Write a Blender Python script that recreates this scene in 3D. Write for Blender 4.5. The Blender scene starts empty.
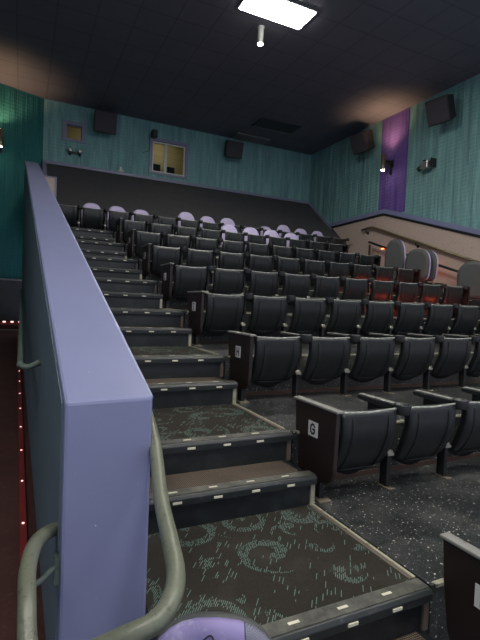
import bpy, bmesh, math, random
from mathutils import Vector, Matrix
random.seed(7)
C = bpy.context.scene.collection
PI = math.pi
RP, TA, RS = 1.1892, 0.8938, 0.18717       # row pitch, landing depth, riser height
R2 = 2*RS
YB, XW, ZC = 11.6, 6.97, 6.30              # back wall, right wall, ceiling
X0, SW = 0.097, 0.56                       # aisle-side seat divider, seat width

# ------------------------------------------------------------------ materials
class NT:
    def __init__(s, name):
        s.m = bpy.data.materials.new(name); s.m.use_nodes = True
        s.t = s.m.node_tree; s.b = s.t.nodes['Principled BSDF']
        s.co = s.t.nodes.new('ShaderNodeTexCoord').outputs['Object']
    def n(s, typ, ins=(), **kw):
        nd = s.t.nodes.new(typ)
        for k, v in kw.items(): setattr(nd, k, v)
        items = ins.items() if isinstance(ins, dict) else enumerate(ins)
        for k, v in items:
            if v is None: continue
            if hasattr(v, 'is_output') or isinstance(v, bpy.types.NodeSocket): s.t.links.new(v, nd.inputs[k])
            else: nd.inputs[k].default_value = v
        return nd
    def math(s, op, a, b=None, c=None, clamp=False):
        return s.n('ShaderNodeMath', [a, b, c], operation=op, use_clamp=clamp).outputs[0]
    def sep(s, v=None):
        o = s.n('ShaderNodeSeparateXYZ', [v or s.co]).outputs; return o[0], o[1], o[2]
    def comb(s, x, y, z=0.0): return s.n('ShaderNodeCombineXYZ', [x, y, z]).outputs[0]
    def scale(s, v, sc): return s.n('ShaderNodeVectorMath', [v, sc], operation='MULTIPLY').outputs[0]
    def noise(s, sc, det=3, v=None, rough=.5):
        return s.n('ShaderNodeTexNoise', {'Vector': v or s.co, 'Scale': sc, 'Detail': det, 'Roughness': rough}).outputs['Fac']
    def ramp(s, f, stops):
        r = s.n('ShaderNodeValToRGB', [f]); e = r.color_ramp.elements
        while len(e) < len(stops): e.new(0.5)
        for q, (p_, c_) in zip(e, stops):
            q.position = p_; q.color = (*c_, 1) if len(c_) == 3 else c_
        return r.outputs[0]
    def step(s, f, a, b):
        m = s.n('ShaderNodeMapRange', {'Value': f, 'From Min': a, 'From Max': b, 'To Min': 0.0, 'To Max': 1.0})
        return m.outputs[0]
    def mix(s, f, a, b):
        m = s.n('ShaderNodeMix', data_type='RGBA')
        for k, v in ((0, f), (6, a), (7, b)):
            if isinstance(v, bpy.types.NodeSocket): s.t.links.new(v, m.inputs[k])
            else: m.inputs[k].default_value = v if k == 0 else (*v, 1)
        return m.outputs[2]
    def set(s, k, v):
        if isinstance(v, bpy.types.NodeSocket): s.t.links.new(v, s.b.inputs[k])
        else: s.b.inputs[k].default_value = (*v, 1) if isinstance(v, tuple) and len(v) == 3 else v
    def bump(s, h, st=.3, dist=.01):
        b = s.n('ShaderNodeBump', {'Height': h, 'Strength': st, 'Distance': dist})
        s.t.links.new(b.outputs[0], s.b.inputs['Normal'])

def plain(name, col, rough=.5, metal=0., spec=.5, var=.12, bscale=60, bst=.1, wear=None, wscale=9, wth=(.62, .72)):
    t = NT(name)
    f = t.noise(5, 4)
    a = tuple(max(0, c*(1-var)) for c in col); b = tuple(min(1, c*(1+var)) for c in col)
    c = t.mix(f, a, b)
    if wear:
        w = t.step(t.noise(wscale, 6, rough=.7), *wth)
        c = t.mix(w, c, wear)
    t.set('Base Color', c); t.set('Roughness', rough); t.set('Metallic', metal); t.set('Specular IOR Level', spec)
    t.bump(t.noise(bscale, 3), bst, .004)
    return t.m

def emit(name, col, st):
    t = NT(name); t.set('Base Color', (.8, .8, .8)); t.set('Emission Color', col); t.set('Emission Strength', st)
    return t.m

M = {}
M['plastic'] = plain('seat_plastic', (.013, .0145, .016), .40, spec=.42, var=.3, bscale=300, bst=.12, wear=(.05, .054, .054), wscale=5, wth=(.6, .95))
M['worn_glint_edge'] = plain('worn_glint_plastic', (.26, .28, .25), .5, wear=(.42, .42, .38), wscale=30, wth=(.5, .6))  # pale greenish tone combines real wear with a painted highlight
M['arm_black'] = plain('armrest_black', (.022, .023, .025), .45)
M['arm_pad'] = plain('armrest_pad', (.24, .235, .215), .5, wear=(.1, .1, .1), wscale=20, wth=(.55, .7))
M['panel'] = plain('end_panel_laminate', (.022, .0135, .013), .42, spec=.4, var=.2, wear=(.05, .035, .03), wscale=14, wth=(.66, .9))
M['post'] = plain('post_metal', (.02, .02, .022), .45, .3)
M['scuffed_metal'] = plain('scuffed_foot_plate', (.17, .14, .10), .6, .2, wear=(.03, .03, .03), wscale=40, wth=(.5, .6))
M['silver'] = plain('bare_hinge_metal', (.36, .34, .28), .45, .6)
M['white_plate'] = plain('row_plate_white', (.72, .68, .66), .5)
M['ink'] = plain('row_plate_ink', (.01, .01, .012), .5)
M['gold_mark'] = plain('chalk_mark', (.5, .48, .38), .7)
M['shell'] = plain('back_shell_grey', (.065, .07, .07), .6, var=.15, bscale=200, bst=.2)
def m_lavender():
    t = NT('lavender_seat_fabric')
    c = t.mix(t.noise(6, 4), (.46, .40, .62), (.60, .54, .76))
    c = t.mix(t.step(t.noise(22, 5, rough=.7), .62, .8), c, (.74, .70, .82))
    t.set('Base Color', c); t.set('Roughness', .75); t.bump(t.noise(400, 2), .3, .002); return t.m
M['lav_fabric'] = m_lavender()
def m_mesh():
    t = NT('grey_mesh_fabric'); x, y, z = t.sep()
    a = t.math('SINE', t.math('MULTIPLY', t.math('ADD', x, z), 900)); b = t.math('SINE', t.math('MULTIPLY', t.math('SUBTRACT', x, z), 900))
    t.set('Base Color', t.mix(t.step(t.math('MULTIPLY', a, b), 0, .3), (.13, .12, .16), (.36, .36, .44)))
    t.set('Roughness', .8); return t.m
M['mesh_fabric'] = m_mesh()
def m_fg():
    t = NT('worn_purple_upholstery'); x, y, z = t.sep()
    c = t.mix(t.noise(6, 4), (.20, .165, .37), (.33, .28, .52))
    c = t.mix(t.step(t.noise(11, 5, rough=.7), .56, .78), c, (.50, .47, .62))
    a = t.math('SINE', t.math('MULTIPLY', t.math('ADD', x, z), 1100)); b = t.math('SINE', t.math('MULTIPLY', t.math('SUBTRACT', x, z), 1100))
    mesh = t.mix(t.step(t.math('MULTIPLY', a, b), 0, .3), (.10, .10, .14), (.26, .26, .35))
    e = t.math('SUBTRACT', x, t.math('ADD', .105, t.math('MULTIPLY', t.math('MULTIPLY', z, z), -.12)))
    c = t.mix(t.math('GREATER_THAN', e, 0.), c, mesh)
    c = t.mix(t.math('LESS_THAN', t.math('ABSOLUTE', e), .0022), c, (.05, .045, .09))
    t.set('Base Color', c); t.set('Roughness', .7); t.bump(t.noise(400, 2), .3, .002); return t.m
M['fg_fabric'] = m_fg()
def m_paint(name, col, scr=True):
    t = NT(name)
    c = t.mix(t.noise(2.2, 5), tuple(v*.9 for v in col), tuple(min(1, v*1.08) for v in col))
    if scr:
        x, y, z = t.sep()
        sc = t.noise(8, 6, t.comb(t.math('MULTIPLY', x, 6.), y, t.math('MULTIPLY', z, 1.5)), .75)
        c = t.mix(t.math('MULTIPLY', t.step(sc, .68, .72), .5), c, (.62, .64, .74))
        c = t.mix(t.math('MULTIPLY', t.step(t.noise(14, 6, rough=.8), .70, .74), .6), c, (.12, .12, .18))
    t.set('Base Color', c); t.set('Roughness', .42); t.set('Specular IOR Level', .4)
    t.bump(t.noise(120, 3), .15, .002); return t.m
M['lav_paint'] = m_paint('lavender_wall_paint', (.205, .22, .37))
M['lav_trim'] = m_paint('lavender_trim_paint', (.20, .21, .31), False)
M['lav_edge'] = plain('chipped_paint_edge', (.36, .38, .55), .45, wear=(.6, .6, .62), wscale=30, wth=(.55, .7))
M['slate_fabric'] = plain('slate_blue_wall_fabric', (.125, .165, .215), .85, bscale=220, bst=.5, var=.15)
def m_curtain(name, lo, hi, pale):
    t = NT(name); x, y, z = t.sep()
    h = t.math('ADD', x, y)
    v = t.noise(1.0, 5, t.comb(t.math('MULTIPLY', h, 7.0), 0.0, t.math('MULTIPLY', z, .55)), .6)
    c = t.mix(t.step(v, .3, .72), lo, hi)
    f = t.noise(1.0, 3, t.comb(t.math('MULTIPLY', h, 26.0), 3.3, t.math('MULTIPLY', z, 3.)), .6)
    c = t.mix(t.math('MULTIPLY', t.step(f, .56, .8), .5), c, pale)
    rib = t.math('SINE', t.math('MULTIPLY', t.math('ADD', z, t.math('MULTIPLY', v, .03)), 2*PI/.085))
    c = t.mix(t.math('MULTIPLY', t.step(rib, .2, 1.), .22), c, lo)
    t.set('Base Color', c); t.set('Roughness', .8); t.set('Specular IOR Level', .25)
    hh = t.math('ADD', t.math('MULTIPLY', t.noise(1.0, 2, t.comb(t.math('MULTIPLY', h, 9.), 1.0, t.math('MULTIPLY', z, .3))), 4.), t.math('MULTIPLY', rib, .12))
    t.bump(hh, .5, .03); return t.m
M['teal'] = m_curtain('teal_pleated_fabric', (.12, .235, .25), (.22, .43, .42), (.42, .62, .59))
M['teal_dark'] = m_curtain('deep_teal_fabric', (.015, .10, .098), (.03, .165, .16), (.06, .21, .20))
M['purple'] = m_curtain('purple_pleated_fabric', (.10, .06, .24), (.17, .105, .37), (.32, .17, .44))
M['black_wall'] = plain('charcoal_bulkhead', (.05, .05, .054), .8, var=.25, bscale=40, bst=.2)
M['pink_stucco'] = None
def m_stucco():
    t = NT('pinkish_beige_wallcovering')
    c = t.mix(t.noise(70, 5, rough=.8), (.30, .225, .195), (.68, .55, .47))
    c = t.mix(t.step(t.noise(45, 4), .64, .7), c, (.14, .10, .10))
    t.set('Base Color', c); t.set('Roughness', .85); t.bump(t.noise(120, 3), .3, .004); return t.m
M['pink_stucco'] = m_stucco()
def m_ceiling():
    t = NT('charcoal_ceiling_tiles'); x, y, z = t.sep()
    def line(v, off, p_, w):
        fr = t.math('FRACT', t.math('DIVIDE', t.math('SUBTRACT', v, off), p_))
        d = t.math('ABSOLUTE', t.math('SUBTRACT', fr, .5))
        return t.math('GREATER_THAN', d, .5-w/p_/2)
    g = t.math('MAXIMUM', line(x, 6.6-6.5*10, .65, .03), line(y, 8.67-6.5*10, .65, .03))
    c = t.mix(t.noise(.8, 4), (.10, .10, .13), (.15, .145, .18))
    c = t.mix(t.math('MULTIPLY', t.step(t.noise(9, 4), .62, .7), .25), c, (.12, .12, .13))
    t.set('Base Color', t.mix(t.math('MULTIPLY', g, .4), c, (.04, .04, .05))); t.set('Roughness', .7)
    t.bump(t.noise(150, 2), .3, .004); return t.m
M['ceiling'] = m_ceiling()
M['stair_rubber'] = plain('black_stair_rubber', (.011, .0135, .015), .42, spec=.5, var=.3, bscale=25, bst=.3, wear=(.04, .047, .047), wscale=4, wth=(.5, .85))
M['nosing'] = plain('black_rubber_nosing', (.022, .026, .027), .45, var=.3, wear=(.12, .12, .105), wscale=12, wth=(.6, .85))
M['worn_rubber'] = plain('worn_rubber_edge', (.045, .045, .038), .55, var=.4, wear=(.15, .145, .12), wscale=9, wth=(.42, .72))
M['marker'] = plain('pale_marker_strip', (.66, .63, .50), .5, var=.1, wear=(.4, .38, .3), wscale=60, wth=(.6, .7))
M['cream_strip'] = plain('cream_metal_strip', (.42, .40, .30), .45, .3, wear=(.12, .11, .09), wscale=25, wth=(.52, .7))
M['brown_strip'] = plain('brown_metal_strip', (.14, .11, .09), .5, .2)
def m_swirl():
    t = NT('swirl_carpet'); x, y, z = t.sep()
    nz = t.math('SUBTRACT', t.noise(9, 3), .5)
    flat = t.comb(t.math('ADD', x, t.math('MULTIPLY', nz, .035)), t.math('ADD', y, t.math('MULTIPLY', nz, -.025)), 0.0)
    SC = 2.5
    vo = t.n('ShaderNodeTexVoronoi', {'Vector': flat, 'Scale': SC, 'Randomness': .55}, feature='F1')
    dv = t.n('ShaderNodeVectorMath', [flat, vo.outputs['Position']], operation='SUBTRACT').outputs[0]
    dx, dy, _ = t.sep(dv)
    rr = t.n('ShaderNodeVectorMath', [dv], operation='LENGTH').outputs['Value']
    cr, cg, cb = t.sep(vo.outputs['Color'])
    ang = t.math('DIVIDE', t.math('ARCTAN2', dy, dx), 2*PI)
    sgn = t.math('SUBTRACT', t.math('MULTIPLY', t.math('GREATER_THAN', cr, .5), 2.), 1.)
    s = t.math('FRACT', t.math('ADD', t.math('MULTIPLY', rr, 8.5), t.math('ADD', t.math('MULTIPLY', ang, sgn), cg)))
    band = t.math('LESS_THAN', t.math('ABSOLUTE', t.math('SUBTRACT', s, .5)), .18)
    band = t.math('MULTIPLY', band, t.math('MULTIPLY', t.math('GREATER_THAN', rr, .03), t.math('LESS_THAN', rr, .20)))
    # second, smaller set of hooks between the scrolls
    fl2 = t.n('ShaderNodeVectorMath', [flat, (4.37, 2.91, 0)], operation='ADD').outputs[0]
    v2 = t.n('ShaderNodeTexVoronoi', {'Vector': fl2, 'Scale': 3.9, 'Randomness': .8}, feature='F1')
    d2 = t.n('ShaderNodeVectorMath', [fl2, v2.outputs['Position']], operation='SUBTRACT').outputs[0]
    ex, ey, _ = t.sep(d2); lr, lg, lb = t.sep(v2.outputs['Color'])
    r3 = t.n('ShaderNodeVectorMath', [d2], operation='LENGTH').outputs['Value']
    s2 = t.math('FRACT', t.math('ADD', t.math('MULTIPLY', r3, 9.), t.math('ADD', t.math('DIVIDE', t.math('ARCTAN2', ey, ex), -2*PI), lg)))
    leaf = t.math('MULTIPLY', t.math('LESS_THAN', t.math('ABSOLUTE', t.math('SUBTRACT', s2, .5)), .17), t.math('LESS_THAN', r3, .115))
    leaf = t.math('MULTIPLY', leaf, t.math('GREATER_THAN', lr, .1))
    leaf = t.math('MULTIPLY', leaf, t.math('GREATER_THAN', rr, .14))
    shape = t.math('MAXIMUM', band, leaf)
    shape = t.math('MAXIMUM', shape, t.math('MULTIPLY', t.step(t.noise(6, 2), .5, .6), .22))
    a = math.radians(38)
    u = t.math('SUBTRACT', t.math('MULTIPLY', x, math.cos(a)), t.math('MULTIPLY', y, math.sin(a)))
    w = t.math('ADD', t.math('MULTIPLY', x, math.sin(a)), t.math('MULTIPLY', y, math.cos(a)))
    uc = t.math('DIVIDE', u, .0085)
    fu = t.math('LESS_THAN', t.math('FRACT', uc), .42)
    rnd = t.n('ShaderNodeTexWhiteNoise', {'W': t.math('FLOOR', uc)}, noise_dimensions='1D').outputs['Value']
    wc = t.math('ADD', t.math('DIVIDE', w, .06), t.math('MULTIPLY', rnd, 7.))
    cell = t.n('ShaderNodeTexWhiteNoise', {'Vector': t.comb(t.math('FLOOR', uc), t.math('FLOOR', wc))}, noise_dimensions='2D').outputs['Value']
    fw = t.math('LESS_THAN', t.math('FRACT', wc), .8)
    on = t.math('LESS_THAN', cell, t.math('ADD', t.math('MULTIPLY', shape, .90), .045))
    f = t.math('MULTIPLY', t.math('MULTIPLY', fu, fw), on)
    base = t.mix(t.noise(260, 2), (.012, .011, .009), (.048, .042, .034))
    base = t.mix(t.math('MULTIPLY', t.step(t.noise(3, 4), .5, .7), .5), base, (.065, .06, .05))
    t.set('Base Color', t.mix(t.math('MULTIPLY', f, .85), base, t.mix(t.noise(7, 2), (.075, .17, .165), (.19, .25, .20))))
    t.set('Roughness', .95); t.set('Specular IOR Level', .1); t.bump(t.noise(500, 2), .5, .003); return t.m
M['swirl'] = m_swirl()
def m_weave():
    t = NT('dotted_carpet'); x, y, z = t.sep()
    a = t.math('SINE', t.math('MULTIPLY', t.math('ADD', x, y), 2*PI/.022)); b = t.math('SINE', t.math('MULTIPLY', t.math('SUBTRACT', x, y), 2*PI/.022))
    f = t.step(t.math('MULTIPLY', a, b), .15, .5)
    base = t.mix(t.noise(8, 4), (.035, .022, .018), (.075, .055, .045))
    t.set('Base Color', t.mix(t.math('MULTIPLY', f, .75), base, (.24, .21, .16))); t.set('Roughness', .95); t.set('Specular IOR Level', .1)
    t.bump(t.noise(400, 2), .5, .003); return t.m
M['weave'] = m_weave()
def m_speckle():
    t = NT('speckled_rubber_floor')
    c = t.mix(t.noise(2.0, 5, rough=.6), (.004, .005, .007), (.022, .025, .026))
    v = t.n('ShaderNodeTexVoronoi', {'Vector': t.co, 'Scale': 48.}, feature='F1')
    r, g, b = t.sep(v.outputs['Color'])
    f = t.math('MULTIPLY', t.math('LESS_THAN', v.outputs['Distance'], t.math('MULTIPLY', r, .26)), t.math('GREATER_THAN', r, .2))
    v2 = t.n('ShaderNodeTexVoronoi', {'Vector': t.co, 'Scale': 95.}, feature='F1')
    r2, g2, b2 = t.sep(v2.outputs['Color'])
    f2 = t.math('MULTIPLY', t.math('LESS_THAN', v2.outputs['Distance'], .25), t.math('GREATER_THAN', r2, .5))
    c = t.mix(t.math('MULTIPLY', f2, .5), c, (.32, .34, .32))
    c = t.mix(f, c, t.mix(g, (.3, .31, .29), (.75, .72, .58)))
    dust = t.step(t.noise(1.6, 6, rough=.7), .46, .7)
    c = t.mix(t.math('MULTIPLY', dust, .5), c, (.12, .12, .11))
    c = t.mix(t.math('MULTIPLY', t.step(t.noise(38, 6, rough=.8), .55, .75), .45), c, (.13, .13, .12))
    t.set('Base Color', c); t.set('Roughness', t.math('ADD', t.math('MULTIPLY', t.noise(3, 4), .4), .25))
    t.bump(t.noise(30, 4), .15, .004); return t.m
M['speckle'] = m_speckle()
M['riser_dark'] = plain('dark_tier_riser', (.028, .028, .03), .6, var=.3)
M['rust'] = plain('rust_brown_base_strip', (.055, .030, .020), .6, var=.4)
M['red_trim'] = plain('dark_red_trim', (.20, .02, .02), .5)
M['red_carpet'] = plain('dark_red_corridor_carpet', (.060, .020, .016), .95, var=.5, bscale=200, bst=.5, wear=(.09, .06, .05), wscale=30, wth=(.55, .75))
M['pipe'] = plain('grey_green_painted_pipe', (.135, .145, .105), .38, spec=.5, var=.25, wear=(.055, .06, .045), wscale=22, wth=(.55, .68), bscale=90, bst=.25)
M['pipe_dull'] = plain('dull_green_pipe', (.10, .13, .11), .5)
M['brass_pipe'] = plain('bronze_tube', (.20, .165, .10), .35, .6)
M['speaker'] = plain('speaker_cabinet_black', (.016, .014, .016), .6)
M['grille'] = plain('speaker_grille_cloth', (.05, .045, .055), .8, bscale=300, bst=.5)
M['black_metal'] = plain('black_painted_metal', (.012, .013, .014), .45)
M['frame_white'] = plain('pale_window_frame', (.52, .54, .50), .45)
M['booth_wall'] = plain('booth_tan_wall', (.50, .42, .25), .7)
M['booth_ceiling'] = plain('booth_tan_boards', (.40, .33, .2), .7)
M['screen_dark'] = plain('monitor_screen_dark', (.02, .03, .035), .2)
M['steel'] = plain('brushed_steel', (.42, .42, .4), .35, .8)
M['vent_dark'] = plain('dark_vent_metal', (.028, .026, .034), .5)
M['vent_pale'] = plain('pale_vent_metal', (.20, .20, .20), .5)
M['panel_light'] = emit('troffer_diffuser', (1, .97, .90), 46)
M['warm_glow'] = emit('warm_lamp_glow', (1, .72, .40), 30)
M['warm_white_glow'] = emit('warm_white_lamp_glow', (1, .88, .66), 30)
M['red_glow'] = emit('red_step_lamp', (1, .10, .03), 9)
M['red_strong'] = emit('red_floor_lamp', (1, .10, .03), 60)
M['red_dot'] = emit('red_dot_lamp', (1, .45, .4), 1.4)
def m_glass():
    t = NT('window_glass'); t.set('Base Color', (.9, .95, .93)); t.set('Roughness', .05); t.set('Transmission Weight', 1.0); t.set('IOR', 1.05); return t.m
M['glass'] = m_glass()

# ------------------------------------------------------------------ mesh helpers
def box(bm, x0, x1, y0, y1, z0, z1, bev=0, seg=2):
    b2 = bmesh.new()
    bmesh.ops.create_cube(b2, size=1)
    for v in b2.verts: v.co = Vector(((x0+x1)/2+v.co.x*(x1-x0), (y0+y1)/2+v.co.y*(y1-y0), (z0+z1)/2+v.co.z*(z1-z0)))
    if bev: bmesh.ops.bevel(b2, geom=b2.edges[:], offset=bev, segments=seg, affect='EDGES', profile=.5)
    join(bm, b2)
def join(bm, b2, mat=None):
    me = bpy.data.meshes.new('t')
    if mat is not None: b2.transform(mat)
    b2.to_mesh(me); b2.free(); bm.from_mesh(me); bpy.data.meshes.remove(me)
def prism(bm, pts, axis, a, b, bev=0):
    """polygon pts (2D) extruded along axis; axis 'x': pts=(y,z); 'y': (x,z); 'z': (x,y)"""
    def P(p_, t):
        return {'x': (t, p_[0], p_[1]), 'y': (p_[0], t, p_[1]), 'z': (p_[0], p_[1], t)}[axis]
    b2 = bmesh.new()
    A = [b2.verts.new(P(q, a)) for q in pts]; B = [b2.verts.new(P(q, b)) for q in pts]
    b2.faces.new(A); b2.faces.new(B[::-1]); n = len(pts)
    for i in range(n): b2.faces.new((A[i], B[i], B[(i+1) % n], A[(i+1) % n]))
    bmesh.ops.recalc_face_normals(b2, faces=b2.faces[:])
    if bev: bmesh.ops.bevel(b2, geom=b2.edges[:], offset=bev, segments=2, affect='EDGES', profile=.5)
    join(bm, b2)
def hexa(bm, v8, bev=0):
    """8 corners: bottom 4 ccw, top 4 ccw"""
    b2 = bmesh.new(); v = [b2.verts.new(q) for q in v8]
    for f in ((0, 1, 2, 3), (4, 5, 6, 7), (0, 1, 5, 4), (1, 2, 6, 5), (2, 3, 7, 6), (3, 0, 4, 7)): b2.faces.new([v[i] for i in f])
    bmesh.ops.recalc_face_normals(b2, faces=b2.faces[:])
    if bev: bmesh.ops.bevel(b2, geom=b2.edges[:], offset=bev, segments=2, affect='EDGES', profile=.5)
    join(bm, b2)
def smoothpath(pts, n=6):
    pts = [Vector(q) for q in pts]; out = []
    for i in range(len(pts)-1):
        p0 = pts[max(i-1, 0)]; p1 = pts[i]; p2 = pts[i+1]; p3 = pts[min(i+2, len(pts)-1)]
        for k in range(n):
            t = k/n
            out.append(.5*((2*p1)+(p2-p0)*t+(2*p0-5*p1+4*p2-p3)*t*t+(3*p1-p0-3*p2+p3)*t**3))
    return out+[pts[-1]]
def tube(bm, pts, r, seg=14, cap=True):
    pts = [Vector(q) for q in pts]; rings = []; up = None
    for i, q in enumerate(pts):
        d = (pts[min(i+1, len(pts)-1)]-pts[max(i-1, 0)]).normalized()
        if up is None:
            up = Vector((0, 0, 1)) if abs(d.z) < .9 else Vector((1, 0, 0))
        a = d.cross(up).normalized(); up = a.cross(d).normalized()
        rings.append([bm.verts.new(q+r*(math.cos(2*PI*k/seg)*a+math.sin(2*PI*k/seg)*up)) for k in range(seg)])
    for A, B in zip(rings, rings[1:]):
        for k in range(seg):
            f = bm.faces.new((A[k], A[(k+1) % seg], B[(k+1) % seg], B[k])); f.smooth = True
    if cap: bm.faces.new(rings[0][::-1]); bm.faces.new(rings[-1])
def lathe(bm, prof, c, seg=20, axis='z'):
    rings = []
    for r, h in prof:
        ring = []
        for k in range(seg):
            a = 2*PI*k/seg
            o = {'z': (r*math.cos(a), r*math.sin(a), h), 'y': (r*math.cos(a), h, r*math.sin(a)), 'x': (h, r*math.cos(a), r*math.sin(a))}[axis]
            ring.append(bm.verts.new(Vector(c)+Vector(o)))
        rings.append(ring)
    for A, B in zip(rings, rings[1:]):
        for k in range(seg):
            f = bm.faces.new((A[k], A[(k+1) % seg], B[(k+1) % seg], B[k])); f.smooth = True
    bm.faces.new(rings[0][::-1]); bm.faces.new(rings[-1])
def obj(name, bm, mat, parent=None, smooth=False, loc=None):
    bmesh.ops.recalc_face_normals(bm, faces=bm.faces[:])
    me = bpy.data.meshes.new(name); bm.to_mesh(me); bm.free()
    if smooth:
        for f in me.polygons: f.use_smooth = True
    o = bpy.data.objects.new(name, me); C.objects.link(o)
    me.materials.append(mat)
    if parent: o.parent = parent
    if loc: o.location = loc
    return o
def bx(name, mat, parent, *a, bev=0): 
    bm = bmesh.new(); box(bm, *a, bev=bev); return obj(name, bm, mat, parent)
def empty(name, loc=(0, 0, 0), rz=0):
    o = bpy.data.objects.new(name, None); C.objects.link(o); o.location = loc; o.rotation_euler = (0, 0, rz); o.empty_display_size = .05
    return o
def tag(o, label=None, cat=None, group=None, kind=None):
    if label: o['label'] = label
    if cat: o['category'] = cat
    if group: o['group'] = group
    if kind: o['kind'] = kind
    return o
def struct(name, bm, mat, label=None):
    return tag(obj(name, bm, mat), label, None, None, 'structure')
def clone(o, parent=None):
    c = o.copy(); C.objects.link(c)
    if parent: c.parent = parent
    for ch in [x for x in KIDS.get(o.name, [])]: clone(ch, c)
    return c
KIDS = {}
def index_kids(root):
    KIDS.clear()
    for o in bpy.data.objects:
        if o.parent: KIDS.setdefault(o.parent.name, []).append(o)
ORD = ['first', 'second', 'third', 'fourth', 'fifth', 'sixth', 'seventh', 'eighth', 'ninth', 'tenth', 'eleventh', 'twelfth', 'thirteenth', 'fourteenth', 'fifteenth', 'sixteenth']

# ------------------------------------------------------------------ seating tiers (floor)
for k in range(-1, 8):
    y0 = k*RP; y1 = (k+1)*RP if k < 7 else YB
    x0 = .035 if k < 7 else -1.18
    x1 = 5.78 if k < 7 else XW
    z = k*R2
    bm = bmesh.new()
    if k < 7: box(bm, x0, x1, y0, y1+.02, z-R2-.25, z, .004)
    else:
        box(bm, .035, XW-.01, y0, 9.62, z-R2-.3, z)
    fl = struct('floor', bm, M['speckle'], 'speckled black rubber seating tier, %s' % ('lowest, level with the nearest landing' if k == 0 else 'tier number %d up' % (k+1)) if k >= 0 else 'speckled black rubber seating tier below the nearest landing')
    if k >= 0:
        e = bx('tier_edge', M['cream_strip'], fl, .06, x1, y0-.006, y0+.02, z-.012, z+.003)
    bx('base_strip', M['rust'], fl, .06, x1-.05, y1-.012 if k < 7 else 9.5, y1-.001 if k < 7 else 9.51, z+.0005, z+.035)

# scribbled gold mark on the riser behind the first seat of row J
bm = bmesh.new()
yy = 4*RP-.004
for pts in ([(.38, 1.195), (.405, 1.26), (.425, 1.20)], [(.388, 1.222), (.42, 1.226)], [(.45, 1.185), (.455, 1.27)], [(.435, 1.24), (.475, 1.25), (.48, 1.21), (.44, 1.20)]):
    tube(bm, [(x, yy, z) for x, z in pts], .003, 5)
tier4 = [o for o in bpy.data.objects if o.name.startswith('floor')][5]
tag(obj('chalk_mark', bm, M['gold_mark'], tier4), 'gold scribble on the tier riser')

# ------------------------------------------------------------------ aisle staircase
st = empty('staircase', (-.6, 0, 0))
tag(st, 'carpeted aisle staircase with black rubber nosings climbing beside the lavender wall', 'stairs')
XL = -1.2
def step(n):
    k = n//2; odd = n % 2
    y0 = k*RP+(TA if odd else 0); y1 = (k+1)*RP if odd else k*RP+TA; z = n*RS
    ox, oy = .6, 0   # local shift of the staircase empty
    if n == 14: y1 = 9.5
    xl = -1.183-.22*(y1-.29)/9.21 if n else -1.183
    xf = -1.183-.22*max(0, y0-.29)/9.21
    bm = bmesh.new(); box(bm, xf+ox, -.004+ox, y0, y1+(.28 if n < 14 else 0), z-RS-.12, z-.006)
    b = obj('step', bm, M['stair_rubber'], st)
    w0, w1 = xf+.005+ox, (-.03 if not odd else -.05)+ox
    bx('carpet', M['weave' if odd else 'swirl'], b, w0, w1, y0+.05, y1-.002, z-.006, z+.002)
    bm = bmesh.new()
    prism(bm, [(y0-.028, z-.05), (y0-.032, z-.012), (y0-.02, z+.004), (y0, z+.0085), (y0+.05, z+.006), (y0+.065, z+.0015), (y0+.065, z-.02), (y0-.002, z-.02), (y0-.002, z-.052)], 'x', xf+.003+ox, .012+ox, .003)
    obj('nosing', bm, M['nosing'], b)
    bx('worn_tread_edge', M['worn_rubber'], b, xf+.004+ox, .008+ox, y0-.012, y0+.058, z+.004, z+.0092)
    ph = (-.68, -.66, -.72, -.64, -.70)[n % 5]
    for i in range(-2, 3):
        x = ph+.236*i+ox
        if x < XL+.05+ox or x > -.05+ox: continue
        bx('marker_strip', M['marker'], b, x-.025, x+.025, y0+.016, y0+.030, z+.0088, z+.0105)
        x += .01
        bx('marker_strip', M['marker'], b, x-.025, x+.025, y0-.036, y0-.029, z-.034, z-.022)
    bx('side_strip', M['cream_strip' if odd else 'brown_strip'], b, -.018+ox, .012+ox, y0-.012, y0+.006, z-RS, z-.052)
    if not odd and n < 14:
        bx('edge_strip', M['cream_strip'], b, -.006+ox, .012+ox, y0+.07, y1, z-.004, z+.010, bev=.003)
        bx('inner_strip', M['brown_strip'], b, -.028+ox, -.007+ox, y0+.07, y1, z-.004, z+.006)
    return b
for n in range(0, 15): step(n)
# steps below the first landing (partly in view at the bottom)
bm = bmesh.new(); box(bm, XL+.6, -.004+.6, -.2954, 0, -R2-.1, -RS-.006); obj('step', bm, M['stair_rubber'], st)
bx('carpet', M['weave'], st, XL+.605, -.05+.6, -.24, -.002, -RS-.006, -RS+.002)
bm = bmesh.new(); box(bm, -3.2, .03, -RP-1.2, -.2954, -R2-.3, -R2, 0); struct('floor', bm, M['swirl'], 'carpeted landing below the nearest steps')

# ------------------------------------------------------------------ partition wall with lavender cap
NR, NL = (-1.19, .29), (-1.512, .262)
FR, FL = (-1.41, 9.5), (-1.66, 9.5)
zn, zf = .862, 4.10
bm = bmesh.new()
hexa(bm, [(NL[0], NL[1], -.6), (NR[0], NR[1], -.6), (FR[0], FR[1], -.6), (FL[0], FL[1], -.6),
          (NL[0], NL[1], zn), (NR[0], NR[1], zn), (FR[0], FR[1], zf), (FL[0], FL[1], zf)], .012)
w = struct('wall_partition', bm, M['lav_paint'], 'thick sloping lavender half wall beside the stairs')
bm = bmesh.new()
hexa(bm, [(NL[0]-.006, NL[1]+.05, -.6), (NL[0]+.02, NL[1]+.05, -.6), (FL[0]+.02, FL[1]-.02, -.6), (FL[0]-.006, FL[1]-.02, -.6),
          (NL[0]-.006, NL[1]+.05, zn-.012), (NL[0]+.02, NL[1]+.05, zn-.012), (FL[0]+.02, FL[1]-.02, zf-.03), (FL[0]-.006, FL[1]-.02, zf-.03)])
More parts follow.
